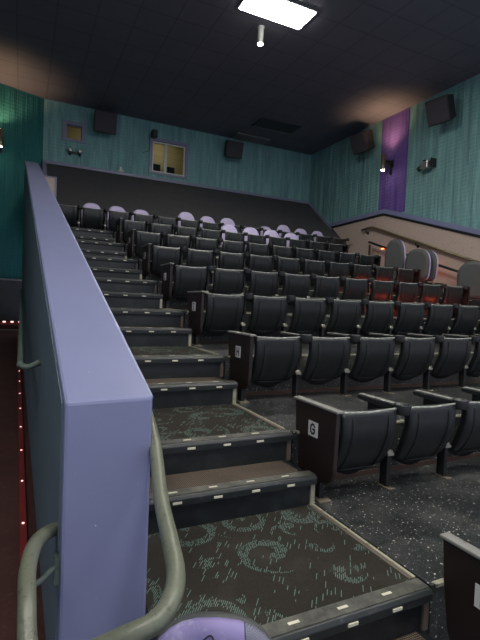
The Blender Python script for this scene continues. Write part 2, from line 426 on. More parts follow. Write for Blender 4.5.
tag(obj('wall_panel', bm, M['slate_fabric'], w), 'slate blue fabric face of the half wall')
bm = bmesh.new()
d = Vector((FR[0]-NR[0], FR[1]-NR[1], zf-zn))
tube(bm, [Vector((NR[0]-.003, NR[1]+.01, zn-.004)), Vector((FR[0]-.003, FR[1], zf-.004))], .006, 8)
tag(obj('corner_bead', bm, M['lav_edge'], w), 'chipped pale corner edge')
bm = bmesh.new(); lathe(bm, [(.0, -.006), (.004, -.005), (.006, 0), (.006, .004)], (-1.395, .277, .40), 12, 'y')
tag(obj('screw_cap', bm, M['lav_edge'], w), 'small pale screw head')

# left corridor: ramp, dark stage riser with red lights, wall
bm = bmesh.new()
hexa(bm, [(-5.5, -3, -1.2), (-1.5, -3, -1.2), (-1.5, 10.2, -1.2), (-5.5, 10.2, -1.2), (-5.5, -3, -.61), (-1.5, -3, -.61), (-1.5, 10.2, .42), (-5.5, 10.2, .42)])
struct('floor', bm, M['red_carpet'], 'dark red carpeted corridor ramp left of the half wall')
bm = bmesh.new(); box(bm, -5.5, -1.55, 10.2, 11.3, -.5, .58)
s = struct('floor', bm, M['red_carpet'], 'raised dark step at the far end of the corridor')
bx('step_edge', M['vent_pale'], s, -5.5, -1.56, 10.185, 10.2, .41, .44)
bm = bmesh.new(); box(bm, -5.5, -1.56, 10.18, 10.2, .54, .60); obj('red_trim', bm, M['red_trim'], s)
bm = bmesh.new()
for i in range(16): box(bm, -1.72-.16*i, -1.66-.16*i, 10.165, 10.182, .60, .63)
obj('red_lights', bm, M['red_dot'], s)
def left_wall(z0, z1, off, name, mat, lab):
    bm = bmesh.new()
    prism(bm, [(-1.25, YB-off), (-1.256, YB-off+.3), (-5.5, 10.9), (-5.5, 10.6-off), (-2.25, 11.23-off)], 'z', z0, z1)
    return struct(name, bm, mat, lab)
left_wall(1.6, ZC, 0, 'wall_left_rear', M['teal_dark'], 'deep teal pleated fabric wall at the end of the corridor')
left_wall(-.5, 1.6, .03, 'wall_left_base', M['black_wall'], 'black lower wall at the end of the corridor')
bm = bmesh.new()
prism(bm, [(-1.25, YB-.07), (-1.25, YB+.1), (-5.5, 10.8), (-5.5, 10.53), (-2.25, 11.16)], 'z', 1.585, 1.625)
struct('trim_1', bm, M['vent_pale'], 'grey rail under the teal corridor wall')
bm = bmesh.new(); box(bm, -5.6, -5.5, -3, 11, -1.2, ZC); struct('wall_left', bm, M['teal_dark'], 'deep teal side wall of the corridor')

# floor light strip along the foot of the partition
lg = empty('floor_light_strip', (-1.60, 0, -.37)); tag(lg, 'red strip of dot lights along the foot of the half wall', 'strip light')
bm = bmesh.new(); hexa(bm, [(-.02, .2, .0), (.02, .2, .0), (-.09, 9.3, .72), (-.13, 9.3, .72), (-.02, .2, .045), (.02, .2, .045), (-.09, 9.3, .77), (-.13, 9.3, .77)])
obj('housing', bm, M['red_trim'], lg)
for i in range(15):
    y = .5+i*.6; t = (y-.2)/9.1
    bm = bmesh.new(); x = -.11*t; z = .045+.725*t
    box(bm, x-.007, x+.007, y-.008, y+.008, z, z+.004)
    obj('lamp', bm, M['red_dot'], lg)

# ------------------------------------------------------------------ back wall with two booth openings
TZ = 4.68                                     # top of bulkhead
w1 = (1.60, 2.59, 4.90, 5.78); w2 = (-.70, -.31, 5.40, 5.77)
xs = sorted({-1.25, XW+.2, w1[0], w1[1], w2[0], w2[1]}); zs = sorted({2.3, ZC+.0, w1[2], w1[3], w2[2], w2[3]})
bm = bmesh.new()
for a, b in zip(xs, xs[1:]):
    for c, d in zip(zs, zs[1:]):
        cx, cz = (a+b)/2, (c+d)/2
        if any(q[0] < cx < q[1] and q[2] < cz < q[3] for q in (w1, w2)): continue
        box(bm, a, b, YB, YB+.15, c, d)
bmesh.ops.remove_doubles(bm, verts=bm.verts, dist=.001)
struct('wall_back', bm, M['teal'], 'teal pleated fabric back wall around the projection booth windows')
# bulkhead
bm = bmesh.new()
prism(bm, [(9.62, 2.3), (9.62, 3.17), (YB-.03, 4.67), (YB, 4.67), (YB, 2.3)], 'x', -1.17, XW-.005)
struct('wall_bulkhead', bm, M['black_wall'], 'sloping black bulkhead behind the back row of seats')
bm = bmesh.new(); box(bm, -1.25, XW-.02, YB-.07, YB, 4.655, 4.735, .006)
struct('trim_2', bm, M['lav_trim'], 'lavender ledge along the top of the black bulkhead')
bm = bmesh.new()
prism(bm, [(9.60, 2.62), (9.60, 3.19), (YB-.05, 4.72), (YB-.05, 4.64), (9.62, 3.1)], 'x', -1.255, -1.17)
struct('trim_3', bm, M['lav_trim'], 'lavender edge down the left end of the black bulkhead')
# small beige wing wall with lavender frame
bm = bmesh.new(); box(bm, -1.36, -1.06, 9.55, 9.60, 2.5, 3.83)
ww = struct('wall_wing', bm, M['pink_stucco'], 'narrow beige wing wall at the left end of the back row')
bx('cap', M['lav_trim'], ww, -1.37, -1.02, 9.54, 9.62, 3.83, 3.86)
bx('edge_trim', M['lav_trim'], ww, -1.06, -1.02, 9.54, 9.62, 2.5, 3.83)

# booth window
def window(n, w, mat, bars):
    x0, x1, z0, z1 = w
    bm = bmesh.new(); t = .085 if n == 1 else .09
    for a in ((x0-t, x0, z0, z1), (x1, x1+t, z0, z1), (x0-t, x1+t, z1, z1+t), (x0-t, x1+t, z0-t*.7, z0)): box(bm, a[0], a[1], YB-.03, YB+.02, a[2], a[3])
    o = struct('window_%d' % n, bm, M['lav_trim'], ['wide sliding window of the projection booth', 'small square port window of the projection booth'][n-1])
    bm = bmesh.new(); f = .045 if n == 1 else .02
    for a in ((x0, x0+f, z0, z1), (x1-f, x1, z0, z1), (x0+f, x1-f, z1-f, z1), (x0+f, x1-f, z0, z0+f)): box(bm, a[0], a[1], YB+.03, YB+.08, a[2], a[3])
    for xb, wb in bars: box(bm, xb-wb, xb+wb, YB+.02, YB+.09, z0, z1)
    obj('window_frame', bm, mat, o)
    bx('pane', M['glass'], o, x0+f, x1-f, YB+.055, YB+.061, z0+f, z1-f)
    return o
window(1, w1, M['frame_white'], [(2.0, .04)])
window(2, w2, M['lav_trim'], [])
bm = bmesh.new()
for (a, b, c, d, e, f) in ((-1.2, 3.4, YB+1.3, YB+1.35, 4.2, 6.4), (-1.2, 3.4, YB+.15, YB+1.3, 4.15, 4.2), (-1.25, -1.2, YB+.15, YB+1.3, 4.2, 6.4), (3.4, 3.45, YB+.15, YB+1.3, 4.2, 6.4), (-1.2, 3.4, YB+.15, YB+1.3, 6.35, 6.4)): box(bm, a, b, c, d, e, f)
struct('wall_booth', bm, M['booth_wall'], 'tan interior walls of the projection booth')
bm = bmesh.new()
for i in range(7): box(bm, 1.4, 3.3, YB+1.296, YB+1.3, 5.0+i*.19, 5.012+i*.19)
struct('trim_4', bm, M['booth_ceiling'], 'dark grooves between tan boards inside the booth')
def monitor(x, wd, h, lab):
    m = empty('monitor', (x, YB+.35, 4.93)); tag(m, lab, 'monitor')
    bx('casing', M['black_metal'], m, -wd/2, wd/2, 0, .06, .05, .05+h, bev=.01)
    bx('screen', M['screen_dark'], m, -wd/2+.02, wd/2-.02, -.006, -.001, .07, .03+h)
    bx('stand', M['black_metal'], m, -.08, .08, -.02, .1, -.05, .05)
monitor(1.83, .24, .26, 'small dark monitor behind the left pane of the booth window')
monitor(2.26, .24, .24, 'small dark monitor behind the right pane of the booth window')
bx('shelf_board', M['booth_ceiling'], None, 1.5, 2.8, YB+.16, YB+.6, 4.84, 4.88)
tag(bpy.data.objects['shelf_board'], 'tan shelf under the monitors inside the booth', 'shelf')

# ------------------------------------------------------------------ right wall
bm = bmesh.new(); box(bm, XW, XW+.15, -1, 8.217, 1.0, ZC); box(bm, XW, XW+.15, 8.217, YB, 1., ZC)
struct('wall_right', bm, M['teal'], 'teal pleated fabric right wall')
bm = bmesh.new(); box(bm, XW-.012, XW+.01, 7.27, 8.22, 3.72, ZC-.001)
struct('trim_5', bm, M['purple'], 'tall purple fabric stripe on the right wall')
zp = lambda y: 3.78-max(0, 7.96-y)*.319 if y < 7.96 else 3.78-(y-7.96)*.02
bm = bmesh.new()
prism(bm, [(-1, -.6), (-1, zp(-1)), (7.96, 3.78), (10.27, 3.73), (9.6, 3.2), (9.6, 2.0), (5, .5)], 'x', XW-.03, XW+.01)
struct('wall_right_base', bm, M['pink_stucco'], 'pinkish beige textured lower right wall')
bm = bmesh.new()
prism(bm, [(-1, zp(-1)), (-1, zp(-1)+.11), (7.96, 3.89), (10.29, 3.83), (10.25, 3.73), (7.96, 3.78)], 'x', XW-.06, XW+.01)
struct('trim_6', bm, M['lav_paint'], 'lavender capping that rises then levels along the right wall')
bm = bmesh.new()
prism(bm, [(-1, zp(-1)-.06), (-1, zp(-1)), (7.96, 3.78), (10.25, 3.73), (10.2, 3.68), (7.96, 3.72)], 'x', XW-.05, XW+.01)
struct('shadow_strip', bm, M['black_metal'], 'black strip standing in for the shadow under the lavender capping')  # dark strip modelled in place of shade below the capping
bm = bmesh.new()
prism(bm, [(9.6, 2.3), (9.6, 3.2), (YB-.03, 4.68), (YB, 4.68), (YB, 2.3)], 'x', XW-.04, XW+.01)
struct('trim_8', bm, M['black_wall'], 'black triangular paint on the right wall at the bulkhead')
bm = bmesh.new()
prism(bm, [(10.18, 3.66), (YB-.03, 4.74), (YB-.03, 4.64), (10.26, 3.62)], 'x', XW-.065, XW+.01)
struct('trim_9', bm, M['lav_trim'], 'lavender edge sloping down the right end of the bulkhead')

# right aisle stairs
ra = empty('staircase', (6.3, 0, 0)); tag(ra, 'narrow dark side staircase along the beige right wall', 'stairs')
for n in range(2, 14):
    k = n//2; odd = n % 2; y0 = k*RP+(TA if odd else 0); y1 = (k+1)*RP if odd else k*RP+TA; z = n*RS
    b = bx('step', M['stair_rubber'], ra, -.48, .62, y0, y1+.3, z-RS-.4, z)
    bx('nosing', M['nosing'], b, -.48, .62, y0-.02, y0+.05, z-.03, z+.006, bev=.003)
    for q in (-.3, 0, .3): bx('marker_strip', M['marker'], b, q-.03, q+.03, y0-.024, y0-.019, z-.022, z-.010)

# right wall handrail
hr = empty('handrail', (XW-.12, 7.0, 3.0)); tag(hr, 'bronze tube handrail sloping down the beige right wall', 'handrail')
bm = bmesh.new()
pp = [(0, 1.72, .42), (0, 1.4, .445), (0, 1.28, .44), (0, -5, .44-6.28*.355)]
tube(bm, pp, .032, 12); obj('tube', bm, M['brass_pipe'], hr)
for y in (1.55, -.25, -2.1, -3.6):
    z = .44+(y-1.28)*.355 if y < 1.28 else .43
    bm = bmesh.new(); tube(bm, [(0, y, z-.02), (.02, y, z-.09), (.09, y, z-.11)], .014, 8); lathe(bm, [(.04, .085), (.04, .1)], (0, y, z-.11), 12, 'x')
    obj('bracket', bm, M['black_metal'], hr)
# low aisle rail with red lamps
lr = empty('aisle_light_rail', (6.72, 6.75, 2.50)); tag(lr, 'low black rail with red lamps along the side aisle', 'rail')
bm = bmesh.new(); tube(bm, [(0, 1.50, .53), (0, 1.3, .46), (0, 1.0, .36), (0, -1.3, -.38), (0, -2.2, -.67)], .028, 8); obj('bar', bm, M['black_metal'], lr)
for i, y in enumerate((1.46, -.5, -1.9)):
    z = .37+(y-1.2)*.32
    bx('post', M['rust'], lr, -.02, .02, y-.02, y+.02, z-.75, z)
for y in (.95, -.55, -.75):
    z = .36+(y-1.0)*.322-.045
    bx('lamp', M['red_glow'], lr, -.03, .0, y-.04, y+.04, z-.008, z+.008)

# ------------------------------------------------------------------ ceiling
bm = bmesh.new(); box(bm, -5.7, XW+.2, -5, YB+.2, ZC, ZC+.1)
struct('ceiling', bm, M['ceiling'], 'near-black suspended tile ceiling')
def troffer(x, y, lab, st=None):
    t = empty('ceiling_light', (x, y, ZC)); tag(t, lab, 'ceiling light', 'rectangular ceiling lights')
    bx('frame', M['vent_pale'], t, -.63, .63, -.30, .30, -.022, 0)
    bx('diffuser', M['panel_light'], t, -.60, .60, -.27, .27, -.032, -.021)
    return t
troffer(2.19, 5.61, 'bright rectangular ceiling light above the middle rows')
troffer(2.19, -.5, 'bright rectangular ceiling light above the front rows')
troffer(5.2, -.5, 'bright rectangular ceiling light above the front right seats')
troffer(-.8, -2.6, 'bright rectangular ceiling light above the foot of the stairs')
troffer(-3.6, -1.4, 'added unseen rectangular fill light above the corridor entrance')  # added out of view to brighten the corridor face of the half wall
def add_spot(name, loc, rot, e, col, size, blend=.6, r=.03):
    l = bpy.data.lights.new(name, 'SPOT'); l.energy = e; l.color = col; l.spot_size = size; l.spot_blend = blend; l.shadow_soft_size = r
    o = bpy.data.objects.new(name, l); C.objects.link(o); o.location = loc; o.rotation_euler = rot; return o
# pendant can
cn = empty('downlight', (2.18, 6.2, ZC)); tag(cn, 'small cylinder downlight glowing below the bright ceiling panel', 'downlight')
bm = bmesh.new(); lathe(bm, [(.055, -.30), (.055, -.02), (.07, -.015), (.07, 0)], (0, 0, 0), 16); obj('can', bm, M['steel'], cn)
bm = bmesh.new(); lathe(bm, [(.05, -.312), (.05, -.301)], (0, 0, 0), 16); obj('bulb', bm, M['warm_white_glow'], cn)
# vents
v = empty('ceiling_vent', (4.72, 10.05, ZC)); tag(v, 'dark square air vent in the ceiling near the back wall', 'vent')
bx('frame', M['vent_dark'], v, -.62, .62, -.33, .33, -.03, 0); bx('lip', M['vent_pale'], v, -.60, .60, .26, .28, -.04, -.029)
v = empty('ceiling_vent', (4.55, 11.27, ZC)); tag(v, 'pale narrow air vent where the ceiling meets the back wall', 'vent')
bx('frame', M['vent_pale'], v, -.55, .55, -.22, .25, -.03, 0)
for i in range(4): bx('slat', M['vent_dark'], v, -.5, .5, -.17+i*.1, -.16+i*.1, -.036, -.029)

# ------------------------------------------------------------------ speakers
def speaker(loc, rz, w, h, d, lab, tilt=.25):
    s = empty('wall_speaker', loc, rz); tag(s, lab, 'speaker', 'black wall speakers')
    # local: -Y faces room; cabinet tapers to the wall, tilts down
    m = Matrix.Rotation(tilt, 4, 'X')
    b2 = bmesh.new()
    hexa(b2, [(-w*.36, d, -h*.36), (w*.36, d, -h*.36), (w*.5, 0, -h*.5), (-w*.5, 0, -h*.5), (-w*.36, d, h*.5), (w*.36, d, h*.5), (w*.5, 0, h*.5), (-w*.5, 0, h*.5)], .015)
    b2.transform(m); obj('cabinet', b2, M['speaker'], s)
    b2 = bmesh.new(); box(b2, -w*.45, w*.45, -.018, .0, -h*.45, h*.45, .006); b2.transform(m); obj('grille', b2, M['grille'], s)
    b2 = bmesh.new(); box(b2, -.05, .05, d*.8, d+.12, -.05, .05); obj('bracket', b2, M['black_metal'], s)
speaker((.23, YB-.42, 5.86), 0, .58, .54, .36, 'black wall speaker between the port window and booth window')
speaker((3.98, YB-.42, 5.82), 0, .54, .48, .36, 'black wall speaker right of the booth window')
speaker((XW-.46, 8.60, 5.72), -PI/2+.15, .56, .54, .38, 'black wall speaker left of the purple stripe', .35)
speaker((XW-.48, 5.98, 5.63), -PI/2+.15, .54, .54, .38, 'black wall speaker right of the purple stripe', .35)

# wall sconces (cylinders)
def sconce(x, y, z, rz, lab, up=True):
    s = empty('wall_sconce', (x, y, z), rz); tag(s, lab, 'wall lamp')
    bm = bmesh.new(); lathe(bm, [(.05, -.20), (.055, -.18), (.055, .20), (.05, .2)], (0, -.30, 0), 14); obj('shade', bm, M['brass_pipe'], s)
    bm = bmesh.new(); lathe(bm, [(.045, -.212), (.045, -.2)], (0, -.30, 0), 14); obj('lower_bulb', bm, M['warm_white_glow'], s)
    bm = bmesh.new(); lathe(bm, [(.04, .2), (.04, .205)], (0, -.30, 0), 14); obj('upper_bulb', bm, M['warm_glow'], s)
    bm = bmesh.new(); box(bm, -.03, .03, -.25, -.02, .0, .06); tube(bm, [(0, -.03, -.28), (0, -.06, -.1), (0, -.2, .02)], .025, 8); box(bm, -.06, .06, -.02, 0, -.10, .1); obj('bracket', bm, M['black_metal'], s)
sconce(XW-.02, 7.78, 5.02, -PI/2, 'cylinder wall lamp on a black bracket against the purple stripe')
sconce(-2.20, 11.22, 4.92, .0, 'cylinder wall lamp on the deep teal corridor wall')
add_spot('sconce_uplight', (XW-.32, 7.78, 5.26), (PI, 0, 0), 40, (1, .60, .32), 2.1, 1.0, .12)
add_spot('sconce_uplight', (-2.20, 10.9, 5.16), (PI, 0, 0), 30, (1, .62, .34), 2.2)

# spotlight on right wall
sp = empty('spotlight', (XW-.02, 6.55, 4.66)); tag(sp, 'small black and silver stage spotlight on the right teal wall', 'spotlight')
bm = bmesh.new(); box(bm, -.20, -.06, -.12, .08, -.09, .08, .02); obj('body', bm, M['steel'], sp)
bm = bmesh.new(); tube(bm, [(-.13, .08, -.02), (-.15, .20, -.06)], .055, 14); obj('lens_barrel', bm, M['black_metal'], sp)
bm = bmesh.new(); tube(bm, [(-.1501, .2005, -.0602), (-.1505, .204, -.0612)], .042, 14); obj('lens', bm, M['frame_white'], sp)
bm = bmesh.new(); box(bm, -.16, -.0, -.20, -.17, -.08, .12); box(bm, -.02, 0, -.2, .14, .06, .10); box(bm, -.2, .0, -.02, .02, .08, .11); obj('yoke', bm, M['black_metal'], sp)
# twin emergency lamp under port window
em = empty('emergency_light', (-.48, YB, 5.07)); tag(em, 'twin-headed black emergency lamp under the small port window', 'emergency light')
bx('backplate', M['black_metal'], em, -.16, .16, -.05, .0, -.05, .0)
for sx in (-.12, .13):
    bm = bmesh.new(); lathe(bm, [(.03, -.13), (.06, -.12), (.06, -.06), (.03, -.05)], (sx, 0, .02), 12, 'y'); obj('head', bm, M['steel'], em)
    bm = bmesh.new(); lathe(bm, [(.03, -.07), (.03, .04)], (sx, -.06, -.03), 8, 'z'); obj('arm', bm, M['black_metal'], em)
# little white lamp on ledge, black camera at booth window
cl = empty('ledge_lamp', (.73, YB-.06, 4.735)); tag(cl, 'tiny white fitting standing on the lavender ledge', 'fitting')
bx('base', M['frame_white'], cl, -.07, .07, -.03, .03, 0, .05, bev=.008); bx('head', M['marker'], cl, -.04, .02, -.03, .02, .05, .13, bev=.01)
cm = empty('camera_housing', (1.63, YB-.0, 5.88)); tag(cm, 'small black camera housing above the left corner of the booth window', 'camera')
bm = bmesh.new(); box(bm, -.09, .06, -.22, -.05, -.06, .14, .02); box(bm, -.03, .02, -.1, 0, 0, .05); obj('housing', bm, M['black_metal'], cm)
bm = bmesh.new(); tube(bm, [(-.08, -.15, .05), (-.16, -.1, -.02), (-.11, -.03, -.15), (-.14, -.02, -.42), (-.3, -.01, -.5)], .008, 6); obj('cable', bm, M['black_metal'], cm)

# ------------------------------------------------------------------ seats
def seat_pan(parent):
    """folded-up moulded pan; local origin at left divider on the floor, seat spans x 0..SW, front is -Y"""
    bm = bmesh.new(); SX = [-1, -.985, -.94, -.70, -.66, -.4, 0, .4, .66, .70, .94, .985, 1]; NX, NZ = len(SX), 15
    prof = []
    for j in range(NZ):
        t = j/(NZ-1)                      # 0 top .. 1 bottom
        z = .578-.47*t
        y = .822-.022*math.sin(PI*t)+.175*t**2.1
        prof.append((y, z, t))
    front = []
    for y, z, t in prof:
        hw = .228-.016*t-.085*max(0, (t-.86)/.14)**2 - .006*max(0, (.06-t)/.06)
        row = []
        for i in range(NX):
            s = SX[i]
            yy = y+.022*max(0, (abs(s)-.94)/.06)**2
            # recessed lower panel
            if abs(s) <= .66 and .10 < t < .86: yy += .007
            zz = z - (.0 if t > .03 else .010*(1-abs(s)))
            if t > .8: zz += .05*(t-.8)/.2*abs(s)**2.5
            row.append(bm.verts.new((.282+s*hw, yy, zz)))
        front.append(row)
    back = []
    for y, z, t in prof:
        hw = .212-.012*t-.08*max(0, (t-.86)/.14)**2
        back.append([bm.verts.new((.282+SX[i]*hw, y+.075-.03*abs(t-.5), z-.004+(.05*(t-.8)/.2*abs(SX[i])**2.5 if t > .8 else 0))) for i in range(NX)])
    for j in range(NZ-1):
        for i in range(NX-1):
            f = bm.faces.new((front[j][i], front[j+1][i], front[j+1][i+1], front[j][i+1])); f.smooth = True
            f = bm.faces.new((back[j][i], back[j][i+1], back[j+1][i+1], back[j+1][i])); f.smooth = True
        bm.faces.new((front[j][0], back[j][0], back[j+1][0], front[j+1][0])); bm.faces.new((front[j][-1], front[j+1][-1], back[j+1][-1], back[j][-1]))
    for i in range(NX-1):
        bm.faces.new((front[0][i], front[0][i+1], back[0][i+1], back[0][i])); bm.faces.new((front[-1][i], back[-1][i], back[-1][i+1], front[-1][i+1]))
    pan = obj('seat_pan', bm, M['plastic'], parent)
    # top lip, worn and coloured with an edge glint, and the creases of the moulding
    bm = bmesh.new()
    n = 10; pts = [(.282+(-1+2*i/n)*.216, .830, .580-.010*(1-abs(-1+2*i/n))) for i in range(n+1)]
    tube(bm, pts, .008, 6)
    obj('top_lip', bm, M['worn_glint_edge'], pan)
    bm = bmesh.new()
    for s in (-.66, .66):
        pts = []
        for j in range(1, NZ-2):
            y, z, t = prof[j]
            pts.append((.282+s*(.222-.012*t), y-.0005, z))
        tube(bm, pts, .0038, 6)
    y, z, t = prof[NZ-3]
    tube(bm, [(.282-.145, y-.001, z), (.282, y-.002, z-.004), (.282+.145, y-.001, z)], .0038, 6)
    obj('moulded_rib', bm, M['plastic'], pan)
    return pan
def divider(parent, x, cup=True):
    bm = bmesh.new()
    box(bm, x-.016, x+.016, .93, 1.0, .01, .50, .003)
    box(bm, x-.012, x+.012, .90, 1.16, .36, .572, .003)
    obj('post', bm, M['post'], parent)
    bx('foot_plate', M['scuffed_metal'], parent, x-.03, x+.03, .89, 1.03, 0, .010, bev=.003)
    bm = bmesh.new(); prism(bm, [(.875, .588), (.875, .560), (.90, .545), (1.25, .56), (1.26, .588)], 'x', x-.028, x+.028, .004)
    a = obj('armrest', bm, M['arm_black'], parent)
    bx('arm_pad', M['arm_pad'], a, x-.024, x+.024, .90, 1.25, .589, .601, bev=.004)
    if cup:
        bm = bmesh.new(); lathe(bm, [(.046, -.062), (.054, -.05), (.058, 0), (.058, .006), (.048, .006), (.044, -.03), (.0005, -.031)], (x, .835, .600), 20)
        obj('cup_holder', bm, M['arm_black'], parent)
    bm = bmesh.new(); lathe(bm, [(.010, -.03), (.016, -.02), (.016, .02), (.010, .03)], (x-.012, .925, .255), 10, 'x'); box(bm, x-.035, x+.02, .905, .955, .232, .25, .003)
    obj('hinge', bm, M['silver'], parent)
def back_shape(parent, w=.48, h=.62, th=.07, zb=.20, y=1.06, lean=.12, fabric='lav_fabric', cx=.282, cd=0):
    """upholstered back: rounded outline, shell behind, padded front"""
    def outline(sc):
        pts = []
        for i in range(28):
            a = 2*PI*i/28
            c_, s_ = math.cos(a), math.sin(a)
            ex = .78 if s_ > 0 else .42
            pts.append((sc*w/2*math.copysign(abs(c_)**ex, c_)*(1 if s_ > 0 else .96), sc*h/2*math.copysign(abs(s_)**(.85 if s_ > 0 else .45), s_)))
        return pts
    def loft(levels, name, mat, par):
        bm = bmesh.new(); rings = []
        for sc, yy in levels:
            rings.append([bm.verts.new((cx+px, y+yy+lean*(pz+h/2), zb+h/2+pz)) for px, pz in outline(sc)])
        for A, B in zip(rings, rings[1:]):
            for k in range(28):
                f = bm.faces.new((A[k], A[(k+1) % 28], B[(k+1) % 28], B[k])); f.smooth = True
        bm.faces.new(rings[0][::-1]); bm.faces.new(rings[-1]); return obj(name, bm, mat, par)
    b = loft([(.80, -.012-cd), (.93, -.004-cd), (.99, .012-cd), (1.0, .03)], 'cushion', M[fabric], parent)
    s = loft([(1.0, .03), (1.005, .045), (.97, th), (.8, th+.01)], 'shell', M['shell'], parent)
    return b, s

def make_seat():
    r = empty('cinema_seat', (X0, 0, 0))
    seat_pan(r); divider(r, SW)
    return r
def make_back_parts(r, dz):
    be = bpy.data.objects.new('backrest', None)
    return back_shape(r, w=.465, zb=.16+dz, lean=.10)
proto = make_seat()
index_kids(proto)
purple7 = {1: -.02, 2: -.02, 3: -.03, 5: .05, 6: .01, 7: .03, 9: -.06, 10: .04, 11: .0, 12: -.01}
purple6 = {4: .02, 5: .02, 6: .02, 7: 0.0}
bproto = None
count = 0
rows = [('G', 0, 4), ('H', 1, 6), ('I', 2, 9), ('J', 3, 10), ('K', 4, 10), ('L', 5, 10), ('M', 6, 10), ('N', 7, 14)]
backmesh = None
for letter, k, n in rows:
    for j in range(n):
        o = proto if (k == 0 and j == 0) else clone(proto)
        x = X0+SW*j if k < 7 else -1.12+SW*j
        o.location = (x, k*RP, k*R2)
        hasb = (k == 7 and j in purple7) or (k == 6 and j in purple6)
        if k < 7:
            lab = 'black folded cinema seat in row %s, %s in from its lettered aisle panel' % (letter, ORD[j])
            if hasb: lab = 'folded seat with lavender back, row %s, %s in from its lettered aisle panel' % (letter, ORD[j])
        else:
            lab = ('folded seat with lavender back' if hasb else 'black folded cinema seat')+' in the back row, %s from the left' % ORD[j]
        tag(o, lab, 'cinema seat', 'cinema seats in row %s' % letter)
        if hasb:
            dz = (purple7 if k == 7 else purple6)[j]
            if backmesh is None: backmesh = [q.data for q in make_back_parts(o, 0)]; 
            else:
                for nm, me in zip(('cushion', 'shell'), backmesh):
                    q = bpy.data.objects.new(nm, me); C.objects.link(q); q.parent = o
            for ch in bpy.data.objects:
                if ch.parent == o and ch.name.split('.')[0] in ('cushion', 'shell'):
                    ch.location = (-.008 if k == 6 else 0, 0, dz)
                    if ch.name.startswith('shell'): ch['label'] = 'grey plastic shell of the back'
                    else: ch['label'] = 'lavender padded backrest'
# end panels
def letter_pts(L):
    S = {'G': [[(.85, .78), (.7, .95), (.35, 1), (.1, .8), (.05, .5), (.1, .2), (.35, 0), (.7, .05), (.88, .25), (.88, .48), (.52, .48)]],
         'H': [[(.1, 0), (.1, 1)], [(.9, 0), (.9, 1)], [(.1, .5), (.9, .5)]], 'I': [[(.5, 0), (.5, 1)], [(.3, 1), (.7, 1)], [(.3, 0), (.7, 0)]],
         'J': [[(.75, 1), (.75, .25), (.6, .03), (.35, 0), (.15, .2)]], 'K': [[(.15, 0), (.15, 1)], [(.85, 1), (.15, .45)], [(.38, .6), (.88, 0)]],
         'L': [[(.2, 1), (.2, 0), (.85, 0)]], 'M': [[(.05, 0), (.05, 1), (.5, .35), (.95, 1), (.95, 0)]], 'F': [[(.15, 0), (.15, 1), (.85, 1)], [(.15, .52), (.7, .52)]]}
    return S[L]
def strokes(bm, L, f, w, h, th):
    """letter as thick strokes on the plane given by f(u,v,depth)"""
    for s in letter_pts(L):
        for (a, b) in zip(s, s[1:]):
            A = Vector((a[0]*w, a[1]*h)); B = Vector((b[0]*w, b[1]*h)); d = (B-A).normalized(); n_ = Vector((-d.y, d.x))*th/2; e = d*th*.45
            q = [A-e-n_, B+e-n_, B+e+n_, A-e+n_]
            hexa(bm, [f(v_.x, v_.y, 0) for v_ in q]+[f(v_.x, v_.y, .0008) for v_ in q])
pan_out = [(.79, .588), (.795, .40), (.80, .22), (.815, .165), (.86, .13), (.95, .108), (1.10, .095), (1.17, .12), (1.205, .20), (1.235, .40), (1.25, .588)]
def end_panel(L, k):
    o = empty('end_panel', (X0, k*RP-(.07 if k < 0 else 0), k*R2))
    tag(o, 'dark brown aisle-end seat panel lettered %s with a grey top' % L, 'seat end panel', 'lettered aisle-end panels')
    bm = bmesh.new(); prism(bm, pan_out, 'x', -.018, .014, .005); obj('panel', bm, M['panel'], o)
    bx('arm_cap', M['arm_pad'], o, -.028, .030, .772, 1.262, .589, .606, bev=.006)
    bm = bmesh.new(); box(bm, -.014, .018, .93, 1.0, .01, .12); obj('post', bm, M['post'], o)
    bx('foot_plate', M['scuffed_metal'], o, -.045, .045, .88, 1.05, 0, .012, bev=.003)
    pw, ph = (.105, .098); yc, zc = 1.025, .435
    if k == 1: yc, pw, ph = 1.02, .10, .10
    pl = bx('row_plate', M['white_plate'], o, -.0205, -.018, yc-pw/2, yc+pw/2, zc-ph/2, zc+ph/2)
    bm = bmesh.new(); w_, h_ = .052, .062
    strokes(bm, L, lambda u, v, d: (-.0212-d, yc+w_/2-u, zc-h_/2+v), w_, h_, .014)
    obj('letter', bm, M['ink'], pl)
for L, k in (('F', -1), ('G', 0), ('H', 1), ('I', 2), ('J', 3), ('K', 4), ('L', 5), ('M', 6)): end_panel(L, k)
def right_end(k):
    o = empty('end_panel', (X0+SW*10+.062, k*RP, k*R2)); tag(o, 'plain seat end panel on the side aisle closing row %s' % 'GHIJKLM'[k], 'seat end panel', 'side-aisle end panels')
    bm = bmesh.new(); prism(bm, pan_out, 'x', .0, .03, .005); obj('panel', bm, M['panel'], o)
    bx('step_lamp', M['red_glow'], o, .031, .037, .90, .98, .22, .26)
for k in range(2, 7): right_end(k)
# red step lamps lighting the ends of rows J and K from the tier in front
for k, x in ((3, 5.42), (4, 5.42), (3, 4.30), (4, 4.86)):
    l = empty('step_light', (x, k*RP+.50, k*R2)); tag(l, 'red floor lamp glowing in front of row %s, %s' % ('GHIJKLM'[k], 'near the side aisle' if x > 5.2 else 'further in from the side aisle'), 'floor lamp')
    bx('housing', M['black_metal'], l, -.09, .09, -.02, .03, 0, .05); bx('lens', M['red_strong'], l, -.08, .08, .031, .036, .008, .042)

